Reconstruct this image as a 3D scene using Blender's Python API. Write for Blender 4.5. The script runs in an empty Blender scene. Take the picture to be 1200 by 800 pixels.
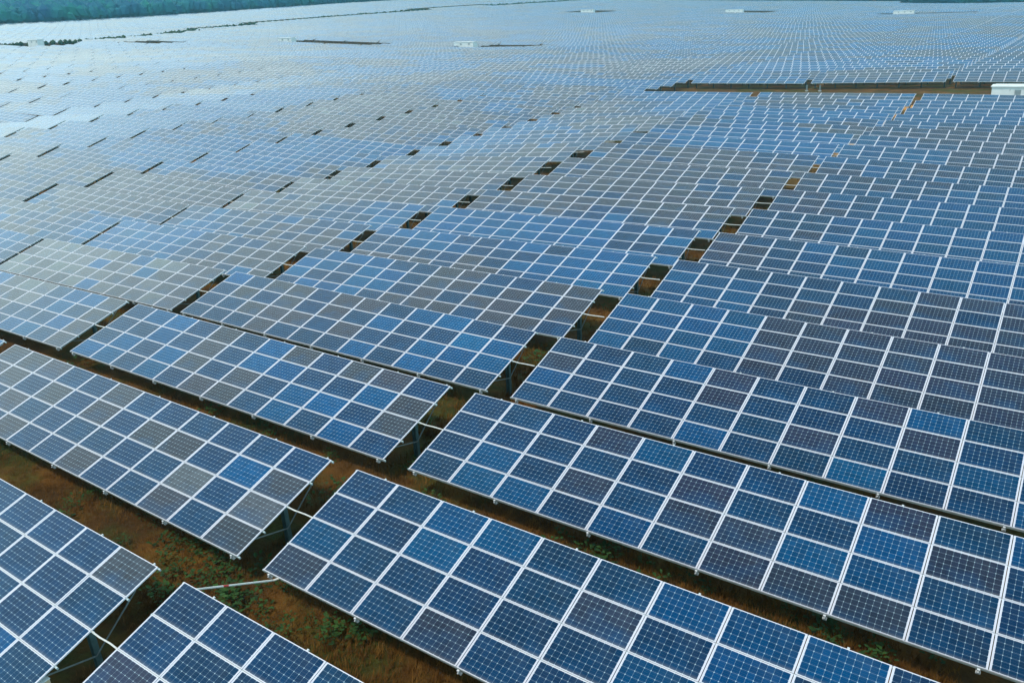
import bpy, bmesh, math, random
import numpy as np
from mathutils import Vector, Matrix

sc = bpy.context.scene
random.seed(7)
rng = np.random.default_rng(11)

# ---------------------------------------------------------------- camera
CAM_H = 14.65
FPX = 934.4
CM = [[0.82520664, 0.56296308, -0.04589738],
      [0.17747662, -0.33557541, -0.92514388],
      [-0.53622388, 0.75528916, -0.37683184]]        # right, down, forward of the camera
cd = bpy.data.cameras.new('camera')
cam = bpy.data.objects.new('camera', cd)
sc.collection.objects.link(cam)
cd.sensor_fit = 'HORIZONTAL'
cd.sensor_width = 36.0
cd.lens = FPX / 1200 * 36.0
cd.clip_start = 0.5
cd.clip_end = 6000
cam.matrix_world = Matrix(((CM[0][0], -CM[1][0], -CM[2][0], 0),
                           (CM[0][1], -CM[1][1], -CM[2][1], 0),
                           (CM[0][2], -CM[1][2], -CM[2][2], CAM_H),
                           (0, 0, 0, 1)))
sc.camera = cam

# ---------------------------------------------------------------- world, sun, exposure
SUN_EL, SUN_AZ = 64.0, 200.0           # azimuth clockwise from +Y: high behind the camera
w = bpy.data.worlds.new('World'); sc.world = w; w.use_nodes = True
nt = w.node_tree
sky = nt.nodes.new('ShaderNodeTexSky'); sky.sky_type = 'NISHITA'; sky.sun_disc = False
sky.sun_elevation = math.radians(SUN_EL); sky.sun_rotation = math.radians(SUN_AZ)
sky.air_density = 1.0; sky.dust_density = 2.0; sky.ozone_density = 2.0
# thin bright cloud over the whole sky, thicker towards the horizon
_tc = nt.nodes.new('ShaderNodeTexCoord')
_sp = nt.nodes.new('ShaderNodeSeparateXYZ'); nt.links.new(_tc.outputs['Generated'], _sp.inputs[0])
_nz = nt.nodes.new('ShaderNodeTexNoise'); _nz.inputs['Scale'].default_value = 3.2; _nz.inputs['Detail'].default_value = 6
_mp = nt.nodes.new('ShaderNodeMapping'); _mp.inputs['Scale'].default_value = (1, 1, 2.6)
nt.links.new(_tc.outputs['Generated'], _mp.inputs[0]); nt.links.new(_mp.outputs[0], _nz.inputs['Vector'])
_r1 = nt.nodes.new('ShaderNodeMapRange'); nt.links.new(_nz.outputs[0], _r1.inputs[0])
for i_, v_ in ((1, .42), (2, .66), (3, .0), (4, .12)): _r1.inputs[i_].default_value = v_
_r2 = nt.nodes.new('ShaderNodeMapRange'); nt.links.new(_sp.outputs[2], _r2.inputs[0])
for i_, v_ in ((1, .32), (2, .84), (3, .95), (4, .0)): _r2.inputs[i_].default_value = v_
_ad = nt.nodes.new('ShaderNodeMath'); _ad.operation = 'ADD'; _ad.use_clamp = True
nt.links.new(_r1.outputs[0], _ad.inputs[0]); nt.links.new(_r2.outputs[0], _ad.inputs[1])
_mx = nt.nodes.new('ShaderNodeMix'); _mx.data_type = 'RGBA'
nt.links.new(_ad.outputs[0], _mx.inputs[0]); nt.links.new(sky.outputs[0], _mx.inputs[6])
# the unseen cloud bank is brightest to the west-north-west, tuned for panel sheen
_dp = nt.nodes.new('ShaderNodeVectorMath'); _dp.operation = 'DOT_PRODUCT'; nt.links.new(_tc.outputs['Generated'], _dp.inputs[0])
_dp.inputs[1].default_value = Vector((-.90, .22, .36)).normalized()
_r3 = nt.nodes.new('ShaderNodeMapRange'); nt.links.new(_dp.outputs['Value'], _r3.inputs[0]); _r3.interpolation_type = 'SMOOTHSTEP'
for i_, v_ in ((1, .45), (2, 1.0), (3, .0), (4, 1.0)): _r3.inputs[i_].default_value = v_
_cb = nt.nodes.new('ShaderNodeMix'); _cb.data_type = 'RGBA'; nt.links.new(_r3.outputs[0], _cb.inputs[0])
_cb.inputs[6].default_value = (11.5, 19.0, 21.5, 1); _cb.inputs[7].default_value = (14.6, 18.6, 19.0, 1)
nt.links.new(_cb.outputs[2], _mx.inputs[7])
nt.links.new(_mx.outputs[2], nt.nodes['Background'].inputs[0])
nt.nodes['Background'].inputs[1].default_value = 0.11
sd = bpy.data.lights.new('sun', 'SUN'); sd.energy = 2.5; sd.angle = math.radians(6.0)
sd.color = (1.0, 0.90, 0.76)
sun = bpy.data.objects.new('sun', sd); sc.collection.objects.link(sun)
_e, _a = math.radians(SUN_EL), math.radians(SUN_AZ)
_d = Vector((math.sin(_a) * math.cos(_e), math.cos(_a) * math.cos(_e), math.sin(_e)))
sun.rotation_euler = _d.to_track_quat('Z', 'Y').to_euler()
sc.view_settings.view_transform = 'Standard'
sc.view_settings.look = 'None'
sc.view_settings.exposure = -0.05
sc.view_settings.gamma = 1.0
sc.render.engine = 'CYCLES'

# ---------------------------------------------------------------- terrain height and row offset fields
# surveyed points: x, y, height, sideways shift of the rows, weight
CTRL = [
    (-16.2,32.4,0.11,0,1), (-16.3,38.4,0.14,0.04,1), (-16.3,44.4,0.18,0.21,1), (-16.3,50.5,0.26,-0.1,1),
    (-16.3,56.5,0.39,0.1,1), (-16.4,62.5,0.45,-0.07,1), (-16.4,68.5,0.81,-0.06,1), (-16.4,74.6,0.77,-0.14,1),
    (-16.4,80.6,0.87,0.06,1), (-16.5,86.6,0.83,0.04,1), (-16.5,92.6,0.67,-0.15,1), (-16.5,98.7,0.57,-0.15,1),
    (-16.5,104.7,0.62,0.12,1), (-16.6,110.7,0.75,-0.14,1), (-16.6,116.7,0.96,-0.24,1), (-38.2,20.4,-0.06,0.08,1),
    (-38.2,26.4,-0.08,-0.32,1), (-38.3,32.4,-0.25,-0.2,1), (-38.3,38.4,-0.27,-0.13,1), (-38.3,44.4,-0.16,0.12,1),
    (-38.3,50.5,-0.06,0.01,1), (-38.4,56.5,0.01,-0.25,1), (-38.4,62.5,0.51,0.13,1), (-38.4,68.5,0.96,0.81,1),
    (-38.4,74.6,1.02,0.77,1), (-38.5,80.6,1.09,0.59,1), (-38.5,86.6,1.26,0.49,1), (-59.4,26.4,-0.48,0.08,1),
    (-59.4,32.4,-0.48,-0.01,1), (-59.4,38.4,-0.66,0.17,1), (-59.5,44.4,-0.6,-0.44,1), (-59.5,50.5,-0.55,-0.43,1),
    (-59.5,56.5,-0.61,-0.45,1), (-59.5,62.5,-0.44,-0.08,1), (-59.6,68.5,-0.47,-0.49,1), (-59.6,74.6,-0.08,-0.2,1),
    (-59.6,80.6,-0.1,-0.26,1), (-59.6,86.6,-0.02,0.11,1), (-59.7,92.6,0.11,0.05,1), (-59.7,98.7,0.44,-0.09,1),
    (-80.6,38.4,-0.29,0.63,1), (-80.6,44.4,-0.12,0.44,1), (-80.6,50.5,-0.01,-0.21,1), (-80.6,56.5,0.08,-0.23,1),
    (-80.7,62.5,0.16,-0.37,1), (-80.7,68.5,0.24,-0.59,1), (-80.7,74.6,0.41,-0.48,1), (-80.7,80.6,0.44,-0.32,1),
    (-80.8,86.6,0.65,-0.3,1), (-80.8,92.6,0.8,-0.5,1), (-80.8,98.7,1.03,-0.47,1), (-80.8,104.7,1.19,-0.08,1),
    (-101.7,44.4,0.55,0.61,1), (-101.8,50.5,0.72,0.28,1), (-101.8,56.5,0.8,0.16,1), (-101.8,62.5,1.08,0.25,1),
    (-101.8,68.5,1.22,-0.09,1), (-101.9,74.6,1.19,-0.18,1), (-101.9,80.6,0.97,-0.85,1), (-101.9,86.6,1.45,-0.4,1),
    (-101.9,92.6,1.47,-0.35,1), (-102,98.7,1.81,-0.38,1), (-122.9,56.5,1.19,0.57,1), (-123,62.5,1.38,0.39,1),
    (-123,68.5,1.52,0.35,1), (-123,74.6,1.73,0.14,1), (-123,80.6,1.87,0.36,1), (-123.1,86.6,1.64,-0.34,1),
    (-123.1,92.6,2.18,0.22,1), (-144.1,68.5,0.59,0.1,1), (-144.1,74.6,1.73,0.3,1), (-144.2,80.6,1.67,0.6,1),
    (-144.2,86.6,1.93,0.05,1), (-144.2,92.6,2.1,-0.23,1), (-144.2,98.7,2.33,0.05,1), (-144.3,104.7,2.43,-0.04,1),
    (-144.3,110.7,2.56,-0.2,1), (-165.3,74.6,2.12,0.54,1), (-165.3,80.6,2.43,0.68,1), (-165.3,86.6,2.8,0.24,1),
    (-165.4,92.6,2.89,-0.02,1), (-165.4,98.7,3.2,0.07,1), (-165.4,104.7,3.37,0,1), (-165.4,110.7,3.4,0.06,1),
    (-186.5,86.6,3.48,1.31,1), (-186.5,92.6,3.64,1.22,1), (-186.5,98.7,4.02,0.77,1), (-186.5,104.7,4.08,0.73,1),
    (-186.6,110.7,4.16,0.51,1), (-186.6,116.7,4.46,0.5,1), (-186.6,122.8,4.6,0.51,1), (-186.6,128.8,4.78,0.24,1),
    (-186.7,134.8,4.97,0.37,1), (-16.2,14.3,0,0,1), (5,14.3,0,0,1), (-37.3,14.3,0,0,1),
    (-16.2,20.4,0,0,1), (-37.3,20.4,0,0,1), (-16.2,26.4,0,0,1), (-37.3,26.4,0,0,1),
    (-16.2,8.3,0,0,1), (-37.3,8.3,0,0,1), (-13.5,146.9,1.39,0,4), (-38.5,146,1.02,0,4),
    (-59.7,146.3,0.96,0,4), (-18.9,234.2,0.55,0,4), (-40.5,231.5,0.62,0,4), (-63.5,236.6,0.98,0,4),
    (-90.9,232.9,1.13,0,4), (-116.5,254.6,1.15,0,4), (-121.3,246.8,1.4,0,4), (-140.8,253.5,2.22,0,4),
    (-186.4,272.3,2.18,0,4), (-211.6,272.5,2.68,0,4), (-286.2,279.5,6.05,0,4), (-308.9,254.2,7.41,0,4),
    (-245.2,172.9,6.13,0,4), (-294.9,169.3,7.69,0,4), (-389.5,182.2,12.01,0,4), (-236.2,108.7,5.92,0,4),
    (-544.7,251.7,18.72,0,4), (-689.4,319.9,25.17,0,4), (-714.8,401.8,27.77,0,4), (-717.5,509.5,30.59,0,4),
    (-720.5,634.4,34.78,0,4), (-711.3,772.4,37.84,0,4), (-464.7,312.6,13.55,0,4), (-510.8,478.6,19.08,0,4),
    (-312.3,364.5,8.01,0,4), (-534.8,785.1,26.66,0,4), (-315.7,462.5,9.59,0,4), (-244.2,656,8.11,0,4),
    (-146.2,393.7,3.84,0,4), (-104.9,590.8,2.86,0,4), (-62.3,354.6,0.92,0,4), (-64.9,897.7,3.34,0,4),
    (-26.1,379.1,0.44,0,4), (-199.1,877.7,9.07,0,4), (-373.2,873.6,17.96,0,4), (60,60,0,0,6),
    (60,0,0,0,6), (0,-60,0,0,6), (-100,-60,0,0,6), (-200,-40,3,0,6),
    (60,200,1,0,6), (150,500,4,0,6), (200,900,10,0,6), (-330,-20,9,0,6),
    (-600,0,25,0,6), (300,-300,0,0,6), (-300,-400,5,0,6),
]
_P = np.array(CTRL); _S = 100.0
def _kern(d): return np.where(d > 0, d ** 2 * np.log(d + 1e-12), 0)
def _fit(col, lam):
    q = _P[:, :2] / _S; n = len(q)
    K = _kern(np.linalg.norm(q[:, None] - q[None], axis=2)) + np.diag(lam * _P[:, 4])
    A = np.zeros((n + 3, n + 3)); A[:n, :n] = K; A[:n, n] = 1; A[:n, n + 1:] = q; A[n:, :n] = A[:n, n:].T
    return np.linalg.solve(A, np.r_[_P[:, col], 0, 0, 0])
def _ev(wt, X, Y):
    X = np.asarray(X, float); Y = np.asarray(Y, float)
    out = np.empty(X.size); xs = X.ravel() / _S; ys = Y.ravel() / _S
    for i in range(0, X.size, 20000):
        q = np.stack([xs[i:i + 20000], ys[i:i + 20000]], 1)
        K = _kern(np.linalg.norm(q[:, None] - _P[None, :, :2] / _S, axis=2))
        out[i:i + 20000] = K @ wt[:-3] + wt[-3] + q @ wt[-2:]
    return out.reshape(X.shape)
WZ, WX = _fit(2, .002), _fit(3, .02)
def height(X, Y): return np.clip(_ev(WZ, X, Y), -8, 75)
def shift(X, Y): return np.clip(_ev(WX, X, Y), -1, 1)

# ---------------------------------------------------------------- helpers
col = sc.collection
def set_props(o, label=None, cat=None, group=None, kind=None):
    if label: o['label'] = label
    if cat: o['category'] = cat
    if group: o['group'] = group
    if kind: o['kind'] = kind
    return o
def empty(name, loc=(0, 0, 0), rot=(0, 0, 0)):
    o = bpy.data.objects.new(name, None); col.objects.link(o)
    o.location = loc; o.rotation_euler = rot; o.empty_display_size = .3
    return o
class MB:
    """collects quads / boxes / bars into one mesh"""
    def __init__(s): s.v = []; s.f = []; s.m = []; s.uv = []
    def face(s, pts, mi=0, uv=None):
        b = len(s.v); s.v += [tuple(p) for p in pts]; s.f.append(tuple(range(b, b + len(pts)))); s.m.append(mi)
        s.uv.append(uv or [(0, 0)] * len(pts))
    def box(s, lo, hi, mi=0, mat=None):
        x0, y0, z0 = lo; x1, y1, z1 = hi
        c = [Vector((x, y, z)) for z in (z0, z1) for y in (y0, y1) for x in (x0, x1)]
        if mat is not None: c = [mat @ p for p in c]
        for q in ((0, 2, 3, 1), (4, 5, 7, 6), (0, 1, 5, 4), (2, 6, 7, 3), (0, 4, 6, 2), (1, 3, 7, 5)):
            s.face([c[i] for i in q], mi)
    def bar(s, a, b, w, h=None, mi=0):
        a = Vector(a); b = Vector(b); d = b - a; L = d.length
        m = Matrix.Translation(a) @ d.to_track_quat('Z', 'Y').to_matrix().to_4x4()
        h = h or w
        s.box((-w / 2, -h / 2, 0), (w / 2, h / 2, L), mi, m)
    def tube(s, a, b, r, r2=None, n=8, mi=0, cap=True):
        a = Vector(a); b = Vector(b); d = b - a; r2 = r if r2 is None else r2
        q = d.to_track_quat('Z', 'Y'); ring = []
        for k in range(n):
            t = 2 * math.pi * k / n; u = q @ Vector((math.cos(t), math.sin(t), 0)); ring.append((a + u * r, b + u * r2))
        for k in range(n):
            p, p2 = ring[k], ring[(k + 1) % n]; s.face([p[0], p2[0], p2[1], p[1]], mi)
        if cap:
            s.face([r_[1] for r_ in ring], mi); s.face([r_[0] for r_ in reversed(ring)], mi)
    def mesh(s, name, mats):
        me = bpy.data.meshes.new(name); me.from_pydata(s.v, [], s.f)
        for m in mats: me.materials.append(m)
        me.polygons.foreach_set('material_index', s.m)
        ul = me.uv_layers.new(name='UVMap')
        ul.data.foreach_set('uv', [c for fc in s.uv for p in fc for c in p])
        me.update(); return me
    def build(s, name, mats, parent=None, weld=False):
        me = s.mesh(name, mats if isinstance(mats, (list, tuple)) else [mats])
        if weld:
            bm = bmesh.new(); bm.from_mesh(me); bmesh.ops.remove_doubles(bm, verts=bm.verts, dist=1e-4); bm.to_mesh(me); bm.free()
        o = bpy.data.objects.new(name, me); col.objects.link(o)
        if parent: o.parent = parent
        return o

class NT:
    def __init__(s, name):
        s.mat = bpy.data.materials.new(name); s.mat.use_nodes = True; s.t = s.mat.node_tree
        s.b = s.t.nodes['Principled BSDF']
    def n(s, typ, **kw):
        nd = s.t.nodes.new(typ)
        for k, v in kw.items(): setattr(nd, k, v)
        return nd
    def link(s, a, b): s.t.links.new(a, b)
    def put(s, sock, v):
        if isinstance(v, (int, float)): sock.default_value = v
        elif isinstance(v, tuple): sock.default_value = v if len(v) == len(sock.default_value) else (*v, 1)
        else: s.link(v, sock)
    def math(s, op, a, b=0.0, c=None):
        nd = s.n('ShaderNodeMath', operation=op); s.put(nd.inputs[0], a); s.put(nd.inputs[1], b)
        if c is not None: s.put(nd.inputs[2], c)
        return nd.outputs[0]
    def mix(s, f, a, b):
        nd = s.n('ShaderNodeMix', data_type='RGBA'); s.put(nd.inputs[0], f); s.put(nd.inputs[6], a); s.put(nd.inputs[7], b)
        return nd.outputs[2]
    def noise(s, scale, detail=4, rough=.55, vec=None):
        nd = s.n('ShaderNodeTexNoise'); nd.inputs['Scale'].default_value = scale
        nd.inputs['Detail'].default_value = detail; nd.inputs['Roughness'].default_value = rough
        if vec is not None: s.link(vec, nd.inputs['Vector'])
        return nd.outputs[0]
    def ramp(s, f, stops):
        nd = s.n('ShaderNodeValToRGB'); s.link(f, nd.inputs[0]); e = nd.color_ramp.elements
        while len(e) < len(stops): e.new(.5)
        for el, (p, c) in zip(e, stops): el.position = p; el.color = (*c, 1) if len(c) == 3 else c
        return nd.outputs[0]
    def bump(s, hgt, st, dist=.05):
        nd = s.n('ShaderNodeBump'); nd.inputs['Strength'].default_value = st; nd.inputs['Distance'].default_value = dist
        s.link(hgt, nd.inputs['Height']); s.link(nd.outputs[0], s.b.inputs['Normal'])

# ---------------------------------------------------------------- materials
def metal_like(name, c, rough=.45, metallic=.0, var=.15, scale=3.0):
    m = NT(name); geo = m.n('ShaderNodeTexCoord').outputs['Object']
    nz = m.noise(scale, 5, .6, geo)
    a = tuple(x * (1 - var) for x in c); b = tuple(min(1, x * (1 + var)) for x in c)
    m.link(m.ramp(nz, [(.3, a), (.7, b)]), m.b.inputs['Base Color'])
    m.b.inputs['Roughness'].default_value = rough; m.b.inputs['Metallic'].default_value = metallic
    return m.mat
M_ALU = metal_like('aluminium_frame', (.64, .63, .69), .42, .15, .08, 2)
M_GALV = metal_like('galvanised_rail', (.42, .50, .50), .5, .35, .2, 6)
M_POST = metal_like('dark_steel_post', (.055, .10, .10), .55, .2, .3, 4)
M_BRACE = metal_like('dull_brace_steel', (.16, .19, .19), .55, .2, .2, 6)
M_BRACK = metal_like('bracket_metal', (.55, .57, .58), .5, .2, .2, 8)
M_PIPE = metal_like('pale_conduit', (.58, .56, .52), .55, 0, .15, 5)
M_RED = metal_like('red_tape', (.45, .04, .03), .6, 0, .1, 5)
M_BACK = metal_like('backsheet', (.40, .41, .42), .6, 0, .05, 2)
M_WHITE = metal_like('white_painted_panel', (.66, .68, .68), .45, 0, .05, 1.2)
M_VENT = metal_like('grey_louvre', (.22, .25, .27), .5, .1, .15, 4)
M_CONC = metal_like('concrete', (.36, .35, .33), .85, 0, .2, 2)
M_BEIGE = metal_like('beige_box', (.55, .42, .27), .55, 0, .1, 3)

def glass_mat(name, from_attr):
    m = NT(name)
    uv = m.n('ShaderNodeUVMap'); uv.uv_map = 'UVMap'
    sp = m.n('ShaderNodeSeparateXYZ'); m.link(uv.outputs[0], sp.inputs[0])
    PX, PY = .1565, .1565
    mx, my = (1.65 - 10 * PX) / 2, (.978 - 6 * PY) / 2
    xm = m.math('DIVIDE', m.math('SUBTRACT', m.math('MULTIPLY', sp.outputs[0], 1.65), mx), PX)
    ym = m.math('DIVIDE', m.math('SUBTRACT', m.math('MULTIPLY', sp.outputs[1], .978), my), PY)
    fx, fy = m.math('FRACT', xm), m.math('FRACT', ym)
    dx = m.math('MULTIPLY', m.math('MINIMUM', fx, m.math('SUBTRACT', 1, fx)), PX)
    dy = m.math('MULTIPLY', m.math('MINIMUM', fy, m.math('SUBTRACT', 1, fy)), PY)
    inx = m.math('MULTIPLY', m.math('GREATER_THAN', xm, 0), m.math('LESS_THAN', xm, 10))
    iny = m.math('MULTIPLY', m.math('GREATER_THAN', ym, 0), m.math('LESS_THAN', ym, 6))
    inside = m.math('MULTIPLY', inx, iny)
    line = m.math('LESS_THAN', m.math('MINIMUM', dx, dy), .0026)
    dia = m.math('LESS_THAN', m.math('ADD', dx, dy), .017)
    # busbars: three fine silver lines per cell, along the long side
    by = m.math('FRACT', m.math('MULTIPLY', fy, 3))
    bus = m.math('LESS_THAN', m.math('ABSOLUTE', m.math('SUBTRACT', by, .5)), .03)
    if from_attr:
        a = m.n('ShaderNodeAttribute'); a.attribute_name = 'cell'; base = a.outputs['Color']; blue = a.outputs['Alpha']
    else:
        a = m.n('ShaderNodeObjectInfo'); base = a.outputs['Color']; blue = a.outputs['Alpha']
    geo = m.n('ShaderNodeTexCoord')
    # slight difference from cell to cell
    wn = m.n('ShaderNodeTexWhiteNoise', noise_dimensions='3D')
    cv = m.n('ShaderNodeCombineXYZ'); m.link(m.math('FLOOR', xm), cv.inputs[0]); m.link(m.math('FLOOR', ym), cv.inputs[1])
    if not from_attr: m.link(a.outputs['Random'], cv.inputs[2])
    m.link(cv.outputs[0], wn.inputs['Vector'])
    hs = m.n('ShaderNodeHueSaturation'); m.link(base, hs.inputs['Color'])
    m.link(m.math('ADD', .84, m.math('MULTIPLY', wn.outputs[0], .32)), hs.inputs['Value'])
    # the coating turns bluer in soft patches, mostly towards the lower edge of a panel
    cw = m.n('ShaderNodeCombineXYZ'); m.link(m.math('MULTIPLY', sp.outputs[0], 1.6), cw.inputs[0]); m.link(sp.outputs[1], cw.inputs[1])
    if not from_attr: m.link(m.math('MULTIPLY', a.outputs['Random'], 90), cw.inputs[2])
    pn = m.noise(1.1, 3, .5, cw.outputs[0])
    pk = m.math('MULTIPLY_ADD', m.math('SUBTRACT', .55, sp.outputs[1]), .55, m.math('MULTIPLY', m.math('SUBTRACT', pn, .5), 1.6))
    pc = m.math('MINIMUM', m.math('MAXIMUM', pk, 0), .6)
    tint = m.mix(pc, hs.outputs[0], (.001, .050, .135))
    c = m.mix(m.math('MULTIPLY', bus, .10), tint, (.42, .50, .58))
    c = m.mix(m.math('MULTIPLY', line, .42), c, (.36, .50, .62))
    c = m.mix(m.math('MULTIPLY', dia, .55), c, (.52, .68, .74))
    c = m.mix(inside, (.56, .56, .63), c)
    # thin dust film
    dn = m.noise(.9, 5, .6, geo.outputs['Object'])
    c = m.mix(m.math('MULTIPLY', m.math('MAXIMUM', m.math('SUBTRACT', dn, .42), 0), .12), c, (.40, .38, .34))
    low = m.math('MULTIPLY', m.math('MAXIMUM', m.math('SUBTRACT', .10, sp.outputs[1]), 0), m.math('MULTIPLY', dn, 4.5))
    c = m.mix(low, c, (.34, .31, .26))
    m.link(c, m.b.inputs['Base Color'])
    rr = m.math('ADD', .10, m.math('MULTIPLY', dn, .16)); m.link(rr, m.b.inputs['Roughness'])
    # the blue anti-reflection coating tints what the glass mirrors
    m.link(m.mix(blue, (1, .96, .94), (.0, .46, .88)), m.b.inputs['Specular Tint'])
    m.b.inputs['IOR'].default_value = 1.5
    return m.mat
M_GLASS = glass_mat('solar_cells_under_glass', False)
M_GLASS_A = glass_mat('solar_cells_under_glass_by_panel', True)

def ground_mat():
    m = NT('dry_ground'); P = m.n('ShaderNodeNewGeometry').outputs['Position']
    big = m.noise(.05, 5, .6, P); mid = m.noise(.42, 6, .62, P); fine = m.noise(6, 8, .7, P); green = m.noise(.33, 5, .65, P)
    soil = m.ramp(mid, [(.30, (.020, .013, .005)), (.45, (.062, .029, .006)), (.60, (.160, .070, .011)), (.75, (.25, .125, .022))])
    straw = m.mix(m.math('MULTIPLY', fine, .75), soil, (.10, .055, .02))
    gr = m.ramp(fine, [(.3, (.010, .024, .006)), (.55, (.030, .062, .012)), (.75, (.075, .11, .025))])
    mk = m.ramp(green, [(.46, (0, 0, 0)), (.60, (1, 1, 1))])
    c = m.mix(m.math('MULTIPLY', mk, .62), straw, gr)
    # bare orange laterite where the tracks run
    sp = m.n('ShaderNodeSeparateXYZ'); m.link(P, sp.inputs[0])
    d = m.math('SUBTRACT', 1, m.math('DIVIDE', m.math('ABSOLUTE', m.math('ADD', sp.outputs[0], 17.5)), 5.0))
    e = m.math('MULTIPLY', m.math('GREATER_THAN', sp.outputs[1], 66), m.math('LESS_THAN', sp.outputs[1], 122))
    bare = m.math('MULTIPLY', m.math('MAXIMUM', m.math('MINIMUM', m.math('MULTIPLY', d, 2), 1), 0), e)
    c = m.mix(m.math('MULTIPLY', bare, .9), c, (.55, .26, .07))
    m.link(c, m.b.inputs['Base Color']); m.b.inputs['Roughness'].default_value = .95
    m.b.inputs['Specular IOR Level'].default_value = .1
    m.bump(m.math('ADD', fine, m.math('MULTIPLY', mid, 3)), .9, .10)
    return m.mat
M_GROUND = ground_mat()
def leaf_mat(name, stops, scale):
    m = NT(name); P = m.n('ShaderNodeNewGeometry').outputs['Position']
    m.link(m.ramp(m.noise(scale, 4, .65, P), stops), m.b.inputs['Base Color']); m.b.inputs['Roughness'].default_value = .75
    m.b.inputs['Specular IOR Level'].default_value = .2
    return m.mat
M_GRASS = leaf_mat('dry_grass_blades', [(.3, (.05, .022, .005)), (.5, (.14, .062, .011)), (.72, (.27, .14, .030))], 2.0)
M_WEED = leaf_mat('green_weed_leaves', [(.3, (.008, .024, .006)), (.5, (.020, .055, .010)), (.75, (.045, .11, .02))], 1.6)
M_FOREST = leaf_mat('haze_tinted_foliage', [(.3, (.0005, .045, .12)), (.5, (.001, .080, .125)), (.72, (.006, .15, .10))], .045)  # blue of the distant haze is mixed into the leaf colours
M_HEDGE = leaf_mat('shrub_foliage', [(.3, (.012, .030, .012)), (.6, (.035, .065, .02))], .3)

# ---------------------------------------------------------------- haze and ground
def build_ground():
    radii = [0.0] + list(np.geomspace(3, 60, 46)) + list(np.geomspace(63, 4000, 110))
    na = 220
    az = np.concatenate([np.linspace(-80, 15, 150, endpoint=False), np.linspace(15, 280, na - 150, endpoint=False)])
    az = np.radians(az)
    R, A = np.meshgrid(radii[1:], az, indexing='ij')
    X, Y = R * np.sin(A), R * np.cos(A)
    Z = height(np.clip(X, -1500, 500), np.clip(Y, -500, 1700))
    Z = Z + (R < 200) * (np.sin(X * .9 + Y * .35) * .03 + np.sin(X * .31 - Y * 1.1) * .04)
    v = np.stack([X.ravel(), Y.ravel(), Z.ravel()], 1)
    v = np.vstack([v, [[0, 0, float(height(0., 0.))]]])
    nr = len(radii) - 1; f = []
    for i in range(nr - 1):
        for j in range(na):
            k = (j + 1) % na
            f.append((i * na + j, (i + 1) * na + j, (i + 1) * na + k, i * na + k))
    c = len(v) - 1
    for j in range(na): f.append((c, j, (j + 1) % na))
    me = bpy.data.meshes.new('ground'); me.from_pydata(v.tolist(), [], f); me.materials.append(M_GROUND)
    for p in me.polygons: p.use_smooth = True
    bm = bmesh.new(); bm.from_mesh(me); bmesh.ops.recalc_face_normals(bm, faces=bm.faces)
    if sum(fc.normal.z for fc in bm.faces) < 0: bmesh.ops.reverse_faces(bm, faces=bm.faces)
    bm.to_mesh(me); bm.free()
    o = bpy.data.objects.new('ground', me); col.objects.link(o); o['kind'] = 'structure'
build_ground()
def build_haze():
    b = MB(); b.box((-4200, -4200, -10), (4200, 4200, 130))
    m = bpy.data.materials.new('haze_air'); m.use_nodes = True; t = m.node_tree
    t.nodes.remove(t.nodes['Principled BSDF'])
    pv = t.nodes.new('ShaderNodeVolumePrincipled')
    pv.inputs['Color'].default_value = (.32, .80, 1.0, 1); pv.inputs['Density'].default_value = HAZE
    pv.inputs['Anisotropy'].default_value = .2
    t.links.new(pv.outputs[0], t.nodes['Material Output'].inputs['Volume'])
    o = b.build('haze', m, weld=True); o['kind'] = 'stuff'; o['label'] = 'pale blue haze over the far solar field'
    o['category'] = 'haze'
HAZE = 0.00022
build_haze()

# ---------------------------------------------------------------- the array lattice
X0, Y0 = -16.156, 10.4997
DX, PITCH, SKEW = 21.14, 6.0248, -0.0247
TILT = math.radians(16.70)
NC, NR, W, H = 12, 4, 1.67, 0.9986
CLEAR = CAM_H - 13.625
TOPY, TOPZ = NR * H * math.cos(TILT), NR * H * math.sin(TILT)
CMn = np.array(CM)
def project(P):
    q = (np.asarray(P, float) - [0, 0, CAM_H]) @ CMn.T
    z = np.where(q[..., 2] < .1, np.nan, q[..., 2])
    return 600 + FPX * q[..., 0] / z, 400 + FPX * q[..., 1] / z

GAPS = []            # service strips without tables: column range, row range
for c0, c1, r0, r1 in ((-2, 0, 18, 21), (-9, -8, 40, 46), (-14, -12, 41, 45), (-17, -16, 34, 38), (-18, -17, 27, 31),
                       (-11, -10, 105, 116), (-5, -3, 94, 104), (-17, -16, 100, 110)):
    GAPS.append((c0, c1, r0, r1))
HEDGE = [(-378, 160), (-388, 177), (-398, 221), (-424, 259), (-462, 314), (-486, 345), (-508, 413), (-514, 479), (-522, 577), (-532, 664), (-524, 766), (-520, 930)]
def hedge_dist(x, y):
    best = 1e9
    for (ax, ay), (bx, by) in zip(HEDGE, HEDGE[1:]):
        ux, uy = bx - ax, by - ay; t = max(0, min(1, ((x - ax) * ux + (y - ay) * uy) / (ux * ux + uy * uy)))
        best = min(best, math.hypot(x - ax - t * ux, y - ay - t * uy))
    return best

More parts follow.
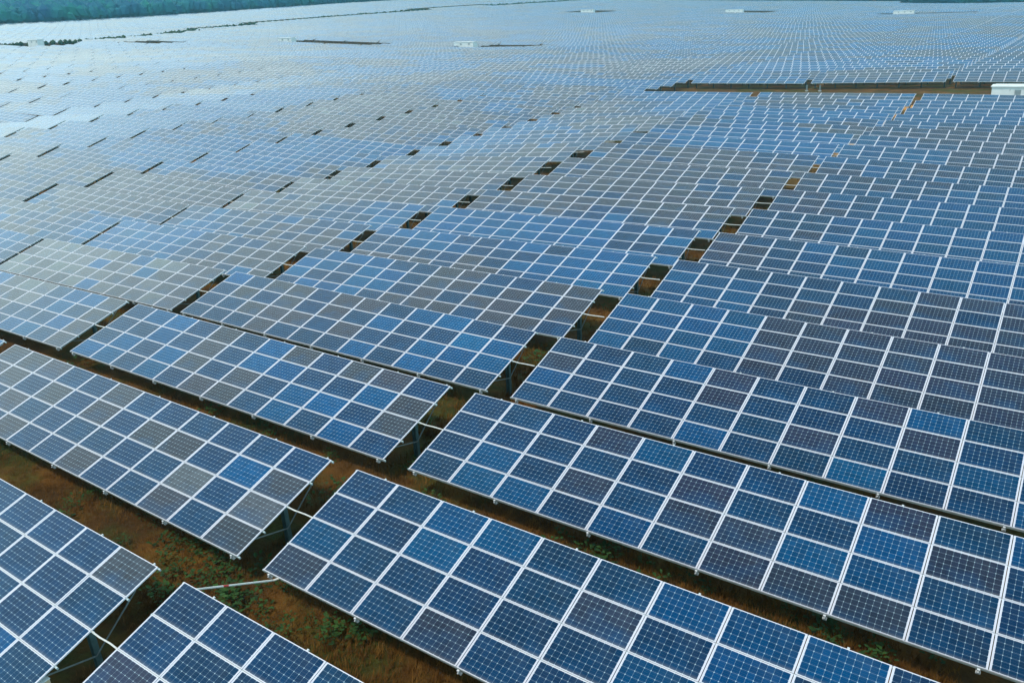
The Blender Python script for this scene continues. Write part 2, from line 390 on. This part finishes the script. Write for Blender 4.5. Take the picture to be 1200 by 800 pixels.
cand = []
for c in range(-32, 2):
    for r in range(-4, 158):
        if any(a <= c <= b and s <= r <= e for a, b, s, e in GAPS): continue
        x = X0 + c * DX + SKEW * r; y = Y0 + r * PITCH
        if y > 945 or (x > -170 and y > 900): continue
        if c < -15 and hedge_dist(x + 10, y + 2) < (9 if y < 400 else 12): continue
        cand.append((c, r, x, y))
cand = np.array(cand)
xs, ys = cand[:, 2], cand[:, 3]
xs = xs + shift(xs, ys + TOPY)
jit = rng.normal(0, 1, (len(cand), 2))
zl = height(xs, ys + TOPY); zr = height(xs + 20, ys + TOPY)
amp = np.clip((ys - 20) / 60, 0, 1)
zl = zl + jit[:, 0] * .03 * amp; zr = zr + jit[:, 1] * .03 * amp
tables = []
for i in range(len(cand)):
    a = math.atan2(zr[i] - zl[i], 20.04)
    P = np.array([[xs[i], ys[i], zl[i] + CLEAR], [xs[i] + 20.04, ys[i], zr[i] + CLEAR],
                  [xs[i] + 20.04, ys[i] + TOPY, zr[i] + CLEAR + TOPZ], [xs[i], ys[i] + TOPY, zl[i] + CLEAR + TOPZ]])
    px, py = project(P)
    if np.all(np.isnan(px)): continue
    m = 50
    if np.nanmax(px) < -m or np.nanmin(px) > 1200 + m or np.nanmax(py) < -30 or np.nanmin(py) > 800 + m: continue
    if np.isnan(px).any() and math.hypot(xs[i] + 10, ys[i] + 2) < 9: continue
    inside = np.nanmax(px) > 3 and np.nanmin(px) < 1197 and np.nanmin(py) < 797
    cen = P.mean(0); D = math.hypot(cen[0], cen[1])
    if not inside and D > 40: continue
    tables.append(dict(c=int(cand[i, 0]), r=int(cand[i, 1]), x=xs[i], y=ys[i], z=zl[i] + CLEAR, roll=a, D=D, inside=inside))
tables.sort(key=lambda t: t['D'])
print('tables', len(tables))

# ---------------------------------------------------------------- colours of the panels
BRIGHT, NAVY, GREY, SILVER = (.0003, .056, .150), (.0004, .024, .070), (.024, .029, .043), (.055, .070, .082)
LAYOUT = {  # rows from the upper edge down, read off for the nearest tables
    (0, 0): ('NNBBNNBBBNNB', 'NNBNNGNBNNBN', 'BNNNNNBNNBNN', 'GNNGNNNBNNNB'),
    (0, 1): ('NNNGBNNBGNBB', 'NNNNNGNNBGNN', 'NBNGNGGBBNNB', 'NBBNBNGGGNNB'),
    (0, 2): ('NNNBGNNGBNNB', 'GNNNGNNNGNNN', 'BNNNNNGNNBNN', 'NNNNBNNBNNBN'),
    (-1, 0): ('GGGNNGNNNNNN', 'GGNGNGNGGNBG', 'GNGNNNNNNSNS', 'NNNGNNGNNGNG'),
    (-1, 1): ('NBBNGNBGNGGN', 'NNBNGNBBNNBG', 'NBNBGNGNBBNG', 'BBNBNGGNBNBN'),
    (-1, -1): ('NNNNNNGNNNNG', 'NNNNNNNGNNNN', 'GNNNNNNNBNNN', 'NNNNNNNNNNBN'),
    (0, -1): ('NNNNBNNNNNNN', 'NNNNNNNNNNNN', 'GNNNNNNNNNNN', 'NNNNNNNNNNNN'),
    (-1, 2): ('BNGGNGGNBBNN', 'NGNGNGNBNNBB', 'NNGGGNGNNBBB', 'NNNGNNNBNBNN'),
    (-2, 1): ('GNBBBGSSNBBG', 'NBNNBGGSNBNG', 'NNBNBGGNNNBG', 'NNBBNNGNBBNG'),
    (-2, 2): ('SSSSSSGBSSGG', 'GSSSSBGSBGGG', 'SGGSSSSGGSGG', 'SSGSGSBSGGSG'),
    (-1, 3): ('NBBBNNGGNNGG', 'BBNBBNGGNGNG', 'BNNBBNGNGGNG', 'NBBBNGGGNGGN'),
}
BIAS = {(0, 3): .5, (0, 4): .9, (0, 5): .3, (0, 6): .2, (0, 7): .1, (0, 8): -.5, (0, 9): -.2, (0, 10): -.4, (-1, 4): -.2, (-1, 5): -.5,
        (-1, 6): .4, (-1, 7): -.6, (-1, 8): .2, (-2, 3): .7, (-2, 4): .5, (-2, 5): .1, (-2, 6): .6, (-3, 3): 1., (-3, 4): .8}
_tbl = rng.random((64, 256, 1)); _cl = rng.random((512, 512))
def smooth(u, v):
    iu, iv = int(math.floor(u)), int(math.floor(v)); a, b = u - iu, v - iv
    a = a * a * (3 - 2 * a); b = b * b * (3 - 2 * b)
    g = lambda p, q: _cl[p % 512, q % 512]
    return (g(iu, iv) * (1 - a) + g(iu + 1, iv) * a) * (1 - b) + (g(iu, iv + 1) * (1 - a) + g(iu + 1, iv + 1) * a) * b
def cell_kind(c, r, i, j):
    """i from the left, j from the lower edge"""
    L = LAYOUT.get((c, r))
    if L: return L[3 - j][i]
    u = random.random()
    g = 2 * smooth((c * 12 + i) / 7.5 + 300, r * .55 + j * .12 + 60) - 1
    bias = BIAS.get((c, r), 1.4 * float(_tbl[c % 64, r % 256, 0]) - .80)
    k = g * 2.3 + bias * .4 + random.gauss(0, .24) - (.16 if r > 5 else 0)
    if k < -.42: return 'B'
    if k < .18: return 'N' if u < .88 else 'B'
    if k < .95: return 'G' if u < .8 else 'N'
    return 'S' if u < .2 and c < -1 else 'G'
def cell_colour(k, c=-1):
    base = (dict(B=(.0004, .040, .108), N=(.0006, .023, .063), G=(.012, .021, .045), S=GREY) if c == 0 else dict(B=BRIGHT, N=NAVY, G=GREY, S=SILVER))[k]  # column right of the gap darker: reflection difference put into the colour
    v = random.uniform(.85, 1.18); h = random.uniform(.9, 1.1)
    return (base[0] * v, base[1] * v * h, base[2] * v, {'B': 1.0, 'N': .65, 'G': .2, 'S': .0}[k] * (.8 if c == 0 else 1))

# ---------------------------------------------------------------- one panel, shared by all the near tables
def panel_mesh():
    b = MB(); x1, y1, t, fr, dp = 1.65, .978, .035, .011, .002
    # frame: outer sides, top lip, inner step, back
    o = [(0, 0), (x1, 0), (x1, y1), (0, y1)]; q = [(fr, fr), (x1 - fr, fr), (x1 - fr, y1 - fr), (fr, y1 - fr)]
    for k in range(4):
        a, c = o[k], o[(k + 1) % 4]; d, e = q[k], q[(k + 1) % 4]
        b.face([(*a, -t), (*c, -t), (*c, 0), (*a, 0)], 0)
        b.face([(*a, 0), (*c, 0), (*e, 0), (*d, 0)], 0)
        b.face([(*d, 0), (*e, 0), (*e, -dp), (*d, -dp)], 0)
        b.face([(*a, -t), (*d, -t), (*e, -t), (*c, -t)], 0)
        b.face([(*d, -t), (*d, -t + .029), (*e, -t + .029), (*e, -t)], 0)
    b.face([(*p, -dp) for p in q], 1, [(p[0] / x1, p[1] / y1) for p in q])
    b.face([(*p, -.006) for p in reversed(q)], 2)
    b.box((x1 / 2 - .06, y1 - .16, -.024), (x1 / 2 + .06, y1 - .05, -.0065), 2)
    return b.mesh('solar_panel', [M_ALU, M_GLASS, M_BACK])
PANEL = panel_mesh()
RAFTX = [.25 + k * 3.255 for k in range(7)]
LEN = NC * W
CT, ST = math.cos(TILT), math.sin(TILT)
def sl(x, s, n): return (x, s * CT - n * ST, s * ST + n * CT)     # along slope s, normal offset n
TILTM = Matrix.Rotation(TILT, 4, 'X')
def purlin_mesh(extra):
    b = MB(); b.box((-.05, -.022, -.060), (LEN - .02 + extra, .022, 0), 0); return b.mesh('purlin', [M_GALV])
def part_meshes():
    d = {}
    d['purlin'] = purlin_mesh(.09)
    b = MB(); b.box((-.03, 0.06, -.08), (.03, 3.93, 0), 0); d['rafter'] = b.mesh('rafter', [M_GALV])
    # post in its own frame: foot buried, head under the rafter
    L = 2 * H * ST + CLEAR - .17
    b = MB(); b.box((-.08, -.005, -L - .25), (.08, .005, 0), 0); b.box((-.09, -.07, -L - .25), (-.0805, .07, 0), 0); b.box((.0805, -.07, -L - .25), (.09, .07, 0), 0)
    b.box((-.09, -.09, -.02), (.09, .09, 0), 0)
    d['post'] = b.mesh('post', [M_POST])
    b = MB(); a0 = Vector((0, 2 * H * CT, CLEAR * -1 + .75)); 
    b.bar(a0, sl(0, .75, -.16), .028, .028); d['front'] = b.mesh('brace', [M_BRACE])
    b = MB(); b.bar(a0, sl(0, 3.3, -.16), .028, .028); d['rear'] = b.mesh('brace', [M_BRACE])
    b = MB(); b.box((-.03, -.05, -.17), (.03, -.005, -.035), 0); b.box((-.05, -.045, -.20), (.05, .03, -.16), 0)
    b.tube((0, -.05, -.10), (0, -.085, -.10), .018, n=6); d['bracket'] = b.mesh('bracket', [M_BRACK])
    b = MB(); b.box((-.025, -.02, -.02), (.025, .035, .012), 0); d['clamp'] = b.mesh('clamp', [M_BRACK])
    b = MB(); pts = [Vector((0, 0, 0)), Vector((.35, .0, -.02)), Vector((.75, .02, -.015)), Vector((1.12, .0, 0))]
    for p, q in zip(pts, pts[1:]): b.tube(p, q, .022, n=6)
    d['cable_conduit'] = b.mesh('cable_conduit', [M_PIPE])
    return d
PM = part_meshes()
def child(name, me, parent, loc, rot=(0, 0, 0)):
    o = bpy.data.objects.new(name, me); o.parent = parent; o.location = loc; o.rotation_euler = rot
    col.objects.link(o); return o

def words(n):
    return ['first', 'second', 'third', 'fourth', 'fifth', 'sixth', 'seventh', 'eighth', 'ninth', 'tenth', 'eleventh', 'twelfth',
            'thirteenth', 'fourteenth', 'fifteenth', 'sixteenth', 'seventeenth', 'eighteenth', 'nineteenth', 'twentieth'][n - 1] if n <= 20 else \
           '%d%s' % (n, 'st' if n % 10 == 1 else 'nd' if n % 10 == 2 else 'rd' if n % 10 == 3 else 'th')
first_row = {}
for t in tables:
    if t['inside']: first_row[t['c']] = min(first_row.get(t['c'], 999), t['r'])
def table_label(t, kinds):
    n = len(kinds); q = {k: kinds.count(k) / n for k in 'BNGS'}
    if q['G'] + q['S'] > .6: look = 'mostly grey'
    elif q['B'] > .45: look = 'mostly bright blue'
    elif q['N'] + q['B'] > .8: look = 'mostly dark blue'
    else: look = 'blue and grey mixed'
    colm = 'first column right of main gap' if t['c'] == 0 else '%s column left of main gap' % words(-t['c'])
    k = t['r'] - first_row.get(t['c'], 999) + 1
    if k < 1: return '%s table cut off by frame, %s column' % (look, words(max(1, -t['c'])) if t['c'] <= 0 else 'rightmost')
    if t['r'] >= 22 and t['c'] >= -2: return '%s table, %s row beyond strip, %s' % (look, words(t['r'] - 21), colm.replace(' main', ''))
    return '%s table, %s row, %s' % (look, words(k), colm)

NEAR_PARTS = 120
N_THINGS = 300
def place_near(t):
    root = empty('solar_table', (t['x'], t['y'], t['z']), (0, -t['roll'], 0))
    kinds = ''
    for j in range(NR):
        for i in range(NC):
            k = cell_kind(t['c'], t['r'], i, j); kinds += k
            lx, ly, lz = sl(i * W + .01, j * H + .0105, 0)
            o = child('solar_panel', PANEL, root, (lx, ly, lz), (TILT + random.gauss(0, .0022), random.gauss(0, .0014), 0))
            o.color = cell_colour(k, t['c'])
    for j in range(5):
        s = min(max(j * H, .03), NR * H - .03)
        child('purlin', PM['purlin'], root, sl(0, s, -.037), (TILT, 0, 0))
    for x in RAFTX:
        child('rafter', PM['rafter'], root, sl(x, 0, -.098), (TILT, 0, 0))
        child('post', PM['post'], root, sl(x, 2 * H, -.18), (0, t['roll'], 0))
        child('brace', PM['front'], root, (x + .11, 0, 0)); child('brace', PM['rear'], root, (x + .11, 0, 0))
        child('bracket', PM['bracket'], root, sl(x, 0.0, 0), (TILT, 0, 0))
        child('clamp', PM['clamp'], root, sl(min(x + .9, LEN - .2), NR * H, -.01), (TILT, 0, 0))
    if t['D'] < 90: child('cable_conduit', PM['cable_conduit'], root, sl(LEN - .03, 2 * H, -.05))
    return root, kinds


GROUP = 'solar tables in the rows of the field'
def far_arrays(tl, local, legs):
    """builds verts/faces for tables: every panel its own top quad, slab sides and underside, posts"""
    V, F, MI, UV, CO = [], [], [], [], []
    allk = []
    for t in tl:
        R = Matrix.Rotation(-t['roll'], 4, 'Y'); T = Matrix.Identity(4) if local else Matrix.Translation((t['x'], t['y'], t['z'])) @ R
        def P(x, s, n): return tuple(T @ Vector(sl(x, s, n)))
        kinds = ''
        for j in range(NR):
            for i in range(NC):
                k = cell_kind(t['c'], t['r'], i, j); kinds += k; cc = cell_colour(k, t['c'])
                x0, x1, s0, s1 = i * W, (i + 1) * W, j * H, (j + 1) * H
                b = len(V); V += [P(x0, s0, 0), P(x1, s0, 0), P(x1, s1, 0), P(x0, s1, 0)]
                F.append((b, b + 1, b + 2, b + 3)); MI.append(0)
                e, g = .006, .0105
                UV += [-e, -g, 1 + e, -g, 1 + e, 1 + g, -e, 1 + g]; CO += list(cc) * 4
        S = NR * H; L = LEN
        b = len(V); V += [P(0, 0, 0), P(L, 0, 0), P(L, S, 0), P(0, S, 0), P(0, 0, -.09), P(L, 0, -.09), P(L, S, -.09), P(0, S, -.09)]
        for q in ((0, 4, 5, 1), (1, 5, 6, 2), (2, 6, 7, 3), (3, 7, 4, 0), (4, 7, 6, 5)):
            F.append(tuple(b + a for a in q)); MI.append(2 if q[0] == 4 else 1); UV += [0.] * 8; CO += [.1, .1, .1, 1.] * 4
        if legs:
            for x in RAFTX:
                for dx_, s_ in ((0, 2 * H),):
                    a = Vector(sl(x, s_, -.09)); lo = a.copy(); lo.z = -CLEAR - .3
                    w_ = .06; b = len(V)
                    for zz in (a.z, lo.z):
                        for ax, ay in ((-w_, -w_), (w_, -w_), (w_, w_), (-w_, w_)): V.append(tuple(T @ Vector((a.x + ax, a.y + ay, zz))))
                    for k in range(4):
                        F.append((b + k, b + 4 + k, b + 4 + (k + 1) % 4, b + (k + 1) % 4)); MI.append(3); UV += [0.] * 8; CO += [.1, .1, .1, 1.] * 4
        allk.append(kinds)
    return V, F, MI, UV, CO, allk
def far_mesh(name, data):
    V, F, MI, UV, CO, _ = data
    me = bpy.data.meshes.new(name); n = len(F)
    me.vertices.add(len(V)); me.vertices.foreach_set('co', np.array(V, dtype=np.float32).ravel())
    me.loops.add(n * 4); me.loops.foreach_set('vertex_index', np.array(F, dtype=np.int32).ravel())
    me.polygons.add(n); me.polygons.foreach_set('loop_start', np.arange(0, n * 4, 4, dtype=np.int32))
    for m in (M_GLASS_A, M_ALU, M_BACK, M_POST): me.materials.append(m)
    me.polygons.foreach_set('material_index', np.array(MI, dtype=np.int32))
    me.update(calc_edges=True)
    ul = me.uv_layers.new(name='UVMap'); ul.data.foreach_set('uv', np.array(UV, dtype=np.float32))
    ca = me.color_attributes.new('cell', 'FLOAT_COLOR', 'CORNER'); ca.data.foreach_set('color', np.array(CO, dtype=np.float32))
    me.validate(); return me

vis = [t for t in tables]
n_in = 0
rest = []
for idx, t in enumerate(vis):
    if n_in >= N_THINGS: rest.append(t); continue
    n_in += 1
    if n_in <= NEAR_PARTS:
        root, kinds = place_near(t)
    else:
        data = far_arrays([t], True, True); kinds = data[5][0]
        root = bpy.data.objects.new('solar_table', far_mesh('solar_table', data)); col.objects.link(root)
        root.location = (t['x'], t['y'], t['z']); root.rotation_euler = (0, -t['roll'], 0)
    set_props(root, table_label(t, kinds), 'solar table', GROUP)
if rest:
    o = bpy.data.objects.new('distant_solar_tables', far_mesh('distant_solar_tables', far_arrays(rest, False, False)))
    col.objects.link(o)
    set_props(o, 'thousands of far pale blue solar tables filling the field up to the forest', 'solar tables', None, 'stuff')
print('things', n_in, 'rest', len(rest), 'D300', vis[min(N_THINGS, len(vis) - 1)]['D'])

# ---------------------------------------------------------------- inverter stations
def station(x, y, rz, L, Wd, Ht, label, group=True):
    z = float(height(x, y))
    root = empty('inverter_station', (x, y, z), (0, 0, rz))
    b = MB(); b.box((-L / 2 - .3, -Wd / 2 - .3, -.4), (L / 2 + .3, Wd / 2 + .3, .35), 0); b.build('foundation', M_CONC, root)
    b = MB(); b.box((-L / 2, -Wd / 2, .352), (L / 2, Wd / 2, Ht), 0)
    n = max(3, int(L / 1.2))
    for k in range(n + 1):
        xx = -L / 2 + .03 + k * (L - .06) / n
        b.box((xx - .03, -Wd / 2 - .035, .40), (xx + .03, -Wd / 2 - .002, Ht - .05), 0)
    b.build('body', M_WHITE, root)
    b = MB(); b.box((-L / 2 - .15, -Wd / 2 - .15, Ht + .002), (L / 2 + .15, Wd / 2 + .15, Ht + .14), 0)
    b.box((-L / 2 + .2, -Wd / 2 + .2, Ht + .142), (L / 2 - .2, Wd / 2 - .2, Ht + .22), 0); b.build('roof', M_WHITE, root)
    for k in range(n):
        if k % 3 == 1:
            xx = -L / 2 + (k + .5) * L / n
            b = MB(); b.box((xx - .42, -Wd / 2 - .05, .45), (xx + .42, -Wd / 2 - .003, Ht - .35), 0); d = b.build('door', M_WHITE, root)
            b = MB(); b.box((xx + .28, -Wd / 2 - .09, 1.2), (xx + .33, -Wd / 2 - .052, 1.45), 0); b.build('handle', M_VENT, d)
        elif k % 3 == 2:
            xx = -L / 2 + (k + .5) * L / n; b = MB()
            for q in range(7): b.box((xx - .36, -Wd / 2 - .045, Ht - 1.0 + q * .1), (xx + .36, -Wd / 2 - .003, Ht - .94 + q * .1), 0)
            b.build('louvre', M_VENT, root)
    set_props(root, label, 'inverter station', 'white inverter stations in the service strips' if group else None)
station(-4.2, 130.5, 0, 12.2, 2.6, 1.7, 'large white inverter cabin with flat roof at the right end of the nearest bare strip')
station(-206, 268.5, 0, 9.5, 2.8, 3.4, 'white inverter cabin at the left end of the dark strip near top centre')
station(-303, 262, 0, 9, 2.8, 3.2, 'white inverter cabin at the left end of the strip left of top centre')
station(-374, 186, 0, 8, 2.8, 3.4, 'white inverter cabin beside the shrub line at the far left edge')
station(-238, 660, 0, 14, 3, 3.6, 'tiny far white inverter cabin near the top right of centre')
station(-103, 592, 0, 12, 3, 3.6, 'tiny far white inverter cabin nearest the top right corner')
station(-352, 628, 0, 12, 3, 3.6, 'tiny far white inverter cabin almost at the top centre')
def cabinet(x, y, h, mat, label):
    z = float(height(x, y)); root = empty('switch_cabinet', (x, y, z))
    b = MB(); b.box((-.2, -.2, -.2), (.2, .2, .15), 0); b.build('plinth', M_CONC, root)
    b = MB(); b.box((-.10, -.10, .152), (.10, .10, h), 0); b.box((-.13, -.13, h + .002), (.13, .13, h + .05), 0); b.build('body', mat, root)
    b = MB(); b.box((-.08, -.12, .25), (.08, -.102, h - .1), 0); b.build('door', mat, root)
    set_props(root, label, 'cabinet')
cabinet(-199.5, 268.0, 3.0, M_VENT, 'dark grey switch cabinet beside the white cabin near top centre')
cabinet(-37.6, 140, .9, M_BRACE, 'slim cabinet in the bare strip, left of its twin')
cabinet(-35.5, 140, .9, M_BRACE, 'slim cabinet in the bare strip, right of its twin')

# ---------------------------------------------------------------- small things by the nearest tables
def T_of(c, r):
    for t in tables:
        if t['c'] == c and t['r'] == r: return t
def loc_of(t, x, s, n):
    R = Matrix.Rotation(-t['roll'], 4, 'Y'); return Matrix.Translation((t['x'], t['y'], t['z'])) @ R @ Vector(sl(x, s, n))
ta, tb = T_of(0, -1), T_of(0, 0)
if ta and tb:
    a = loc_of(ta, .45, NR * H - .02, -.05); b_ = loc_of(tb, .62, .02, -.06)
    root = empty('cable_pipe', tuple(a))
    k1 = b_ - a + Vector((-.12, -.1, -.05)); k2 = b_ - a
    b = MB(); b.tube((0, 0, 0), k1, .028, n=8); b.tube(k1, k2, .028, n=8); b.build('pipe', M_PIPE, root)
    m_ = k1 * .36; u = k1.normalized(); b = MB(); b.tube(m_ - u * .08, m_ + u * .08, .031, n=8); b.build('tape_mark', M_RED, root)
    set_props(root, 'pale cable pipe with red tape bridging the gap between two front tables', 'pipe')
tc = T_of(-1, -1)
if tc:
    a = loc_of(tc, LEN - .12, .62, -.10)
    root = empty('combiner_box', tuple(a))
    b = MB(); b.box((-.11, -.20, -.62), (.11, .16, -.04), 0); b.build('box_body', M_BEIGE, root)
    b = MB(); b.box((-.12, -.21, -.04), (.12, .17, -.02), 0); b.build('lid', M_WHITE, root)
    b = MB(); b.bar((0, 0, -.02), (0, 0, .06), .05); b.build('bracket', M_BRACK, root)
    set_props(root, 'small beige combiner box hanging at the corner of the lower left table', 'combiner box')

# ---------------------------------------------------------------- grass and weeds between the near tables
def in_gap(x, y):
    r = (y - Y0) / PITCH; fr = (r - math.floor(r)) * PITCH
    if fr > TOPY - .6: return True
    c = (x - X0) / DX; fc = (c - math.floor(c)) * DX
    return fc > LEN - .8 or fr < 1.0
def scatter(name, n, mat, kind, label, cat, thr, seed):
    rnd = random.Random(seed); b = MB(); made = 0
    pts = []
    while len(pts) < n:
        D = 9 + 75 * rnd.random() ** 1.6; az = math.radians(rnd.uniform(-72, 0)); x, y = D * math.sin(az), D * math.cos(az)
        if not in_gap(x, y): continue
        g = smooth(x / 1.7 + 100, y / 1.3 + 40) * .6 + smooth(x / 5 + 10, y / 5 + 240) * .4
        if kind == 'weed' and g < thr: continue
        pts.append((x, y))
    Z = height([p[0] for p in pts], [p[1] for p in pts])
    for (x, y), z in zip(pts, Z):
        if kind == 'grass':
            for _ in range(5):
                a = rnd.uniform(0, 6.28); l = rnd.uniform(.10, .32); w_ = rnd.uniform(.008, .018); ln = rnd.uniform(.1, .8)
                ox, oy = x + rnd.gauss(0, .07), y + rnd.gauss(0, .07)
                dx_, dy_ = math.cos(a) * l * ln, math.sin(a) * l * ln
                b.face([(ox - w_, oy, z - .03), (ox + w_, oy, z - .03), (ox + dx_, oy + dy_, z + l)])
        else:
            s = rnd.uniform(.6, 2.0)
            for _ in range(26):
                a = rnd.uniform(0, 6.28); rr = rnd.random() * .22 * s; hh = rnd.random() * .34 * s * (1 - rr)
                ox, oy = x + math.cos(a) * rr, y + math.sin(a) * rr; l = rnd.uniform(.05, .11) * s; w_ = l * .36
                tx, ty = math.cos(a) * l, math.sin(a) * l; nx, ny = -math.sin(a) * w_, math.cos(a) * w_; up = rnd.uniform(-.3, .6) * l
                b.face([(ox, oy, z + hh), (ox + tx * .5 + nx, oy + ty * .5 + ny, z + hh + up * .7), (ox + tx, oy + ty, z + hh + up), (ox + tx * .5 - nx, oy + ty * .5 - ny, z + hh + up * .7)])
    o = b.build(name, mat); set_props(o, label, cat, None, 'stuff')
scatter('dry_grass', 42000, M_GRASS, 'grass', 'dry brown grass on the soil between the near solar tables', 'grass', 0, 3)
scatter('green_weeds', 950, M_WEED, 'weed', 'low green weeds growing in clumps in the gaps between tables', 'weeds', .54, 5)

# ---------------------------------------------------------------- far vegetation
def crowns(name, pts, mat, label, cat, tall):
    rnd = random.Random(17); base = []
    bm = bmesh.new(); bmesh.ops.create_icosphere(bm, subdivisions=1, radius=1); bv = [v.co.copy() for v in bm.verts]
    bf = [[v.index for v in f.verts] for f in bm.faces]; bm.free()
    V, F = [], []
    X = np.array([p[0] for p in pts]); Y = np.array([p[1] for p in pts]); Z = height(X, Y)
    for x, y, z in zip(X, Y, Z):
        s = rnd.uniform(.7, 1.35); r_ = tall * .42 * s; h = tall * s; b0 = len(V)
        for v in bv:
            k = rnd.uniform(.72, 1.25); V.append((x + v.x * r_ * k, y + v.y * r_ * k, z + h * .55 + v.z * h * .5 * k))
        F += [tuple(b0 + i for i in f) for f in bf]
    me = bpy.data.meshes.new(name); me.from_pydata(V, [], F); me.materials.append(mat)
    o = bpy.data.objects.new(name, me); col.objects.link(o); set_props(o, label, cat, None, 'stuff')
rnd = random.Random(4); pts = []
for _ in range(9000):
    x = -712 - 420 * rnd.random() ** 1.3; y = rnd.uniform(120, 1250); pts.append((x, y))
for y in np.arange(120, 1200, 5.0): pts.append((-709 + rnd.uniform(-3, 3), y))
for _ in range(5000):
    x = rnd.uniform(-720, 40); y = 962 + 260 * rnd.random() ** 1.3; pts.append((x, y))
for x in np.arange(-150, 40, 5.0): pts.append((x, 915 + rnd.uniform(-4, 4)))
for _ in range(700): pts.append((rnd.uniform(-150, 40), rnd.uniform(912, 965)))
crowns('forest', pts, M_FOREST, 'dense blue green forest beyond the far edge of the solar field', 'forest', 11)
pts = []
for (ax, ay), (bx, by) in zip(HEDGE, HEDGE[1:]):
    n = int(math.hypot(bx - ax, by - ay) / 1.1)
    for k in range(n):
        if smooth(ax / 30 + k / 18, ay / 30) < .10: continue
        t_ = k / n; pts.append((ax + (bx - ax) * t_ + rnd.gauss(0, 1.5), ay + (by - ay) * t_ + rnd.gauss(0, 1.5)))
crowns('hedgerow', pts, M_HEDGE, 'thin line of dark shrubs along the track crossing the far field', 'hedge', 1.9)
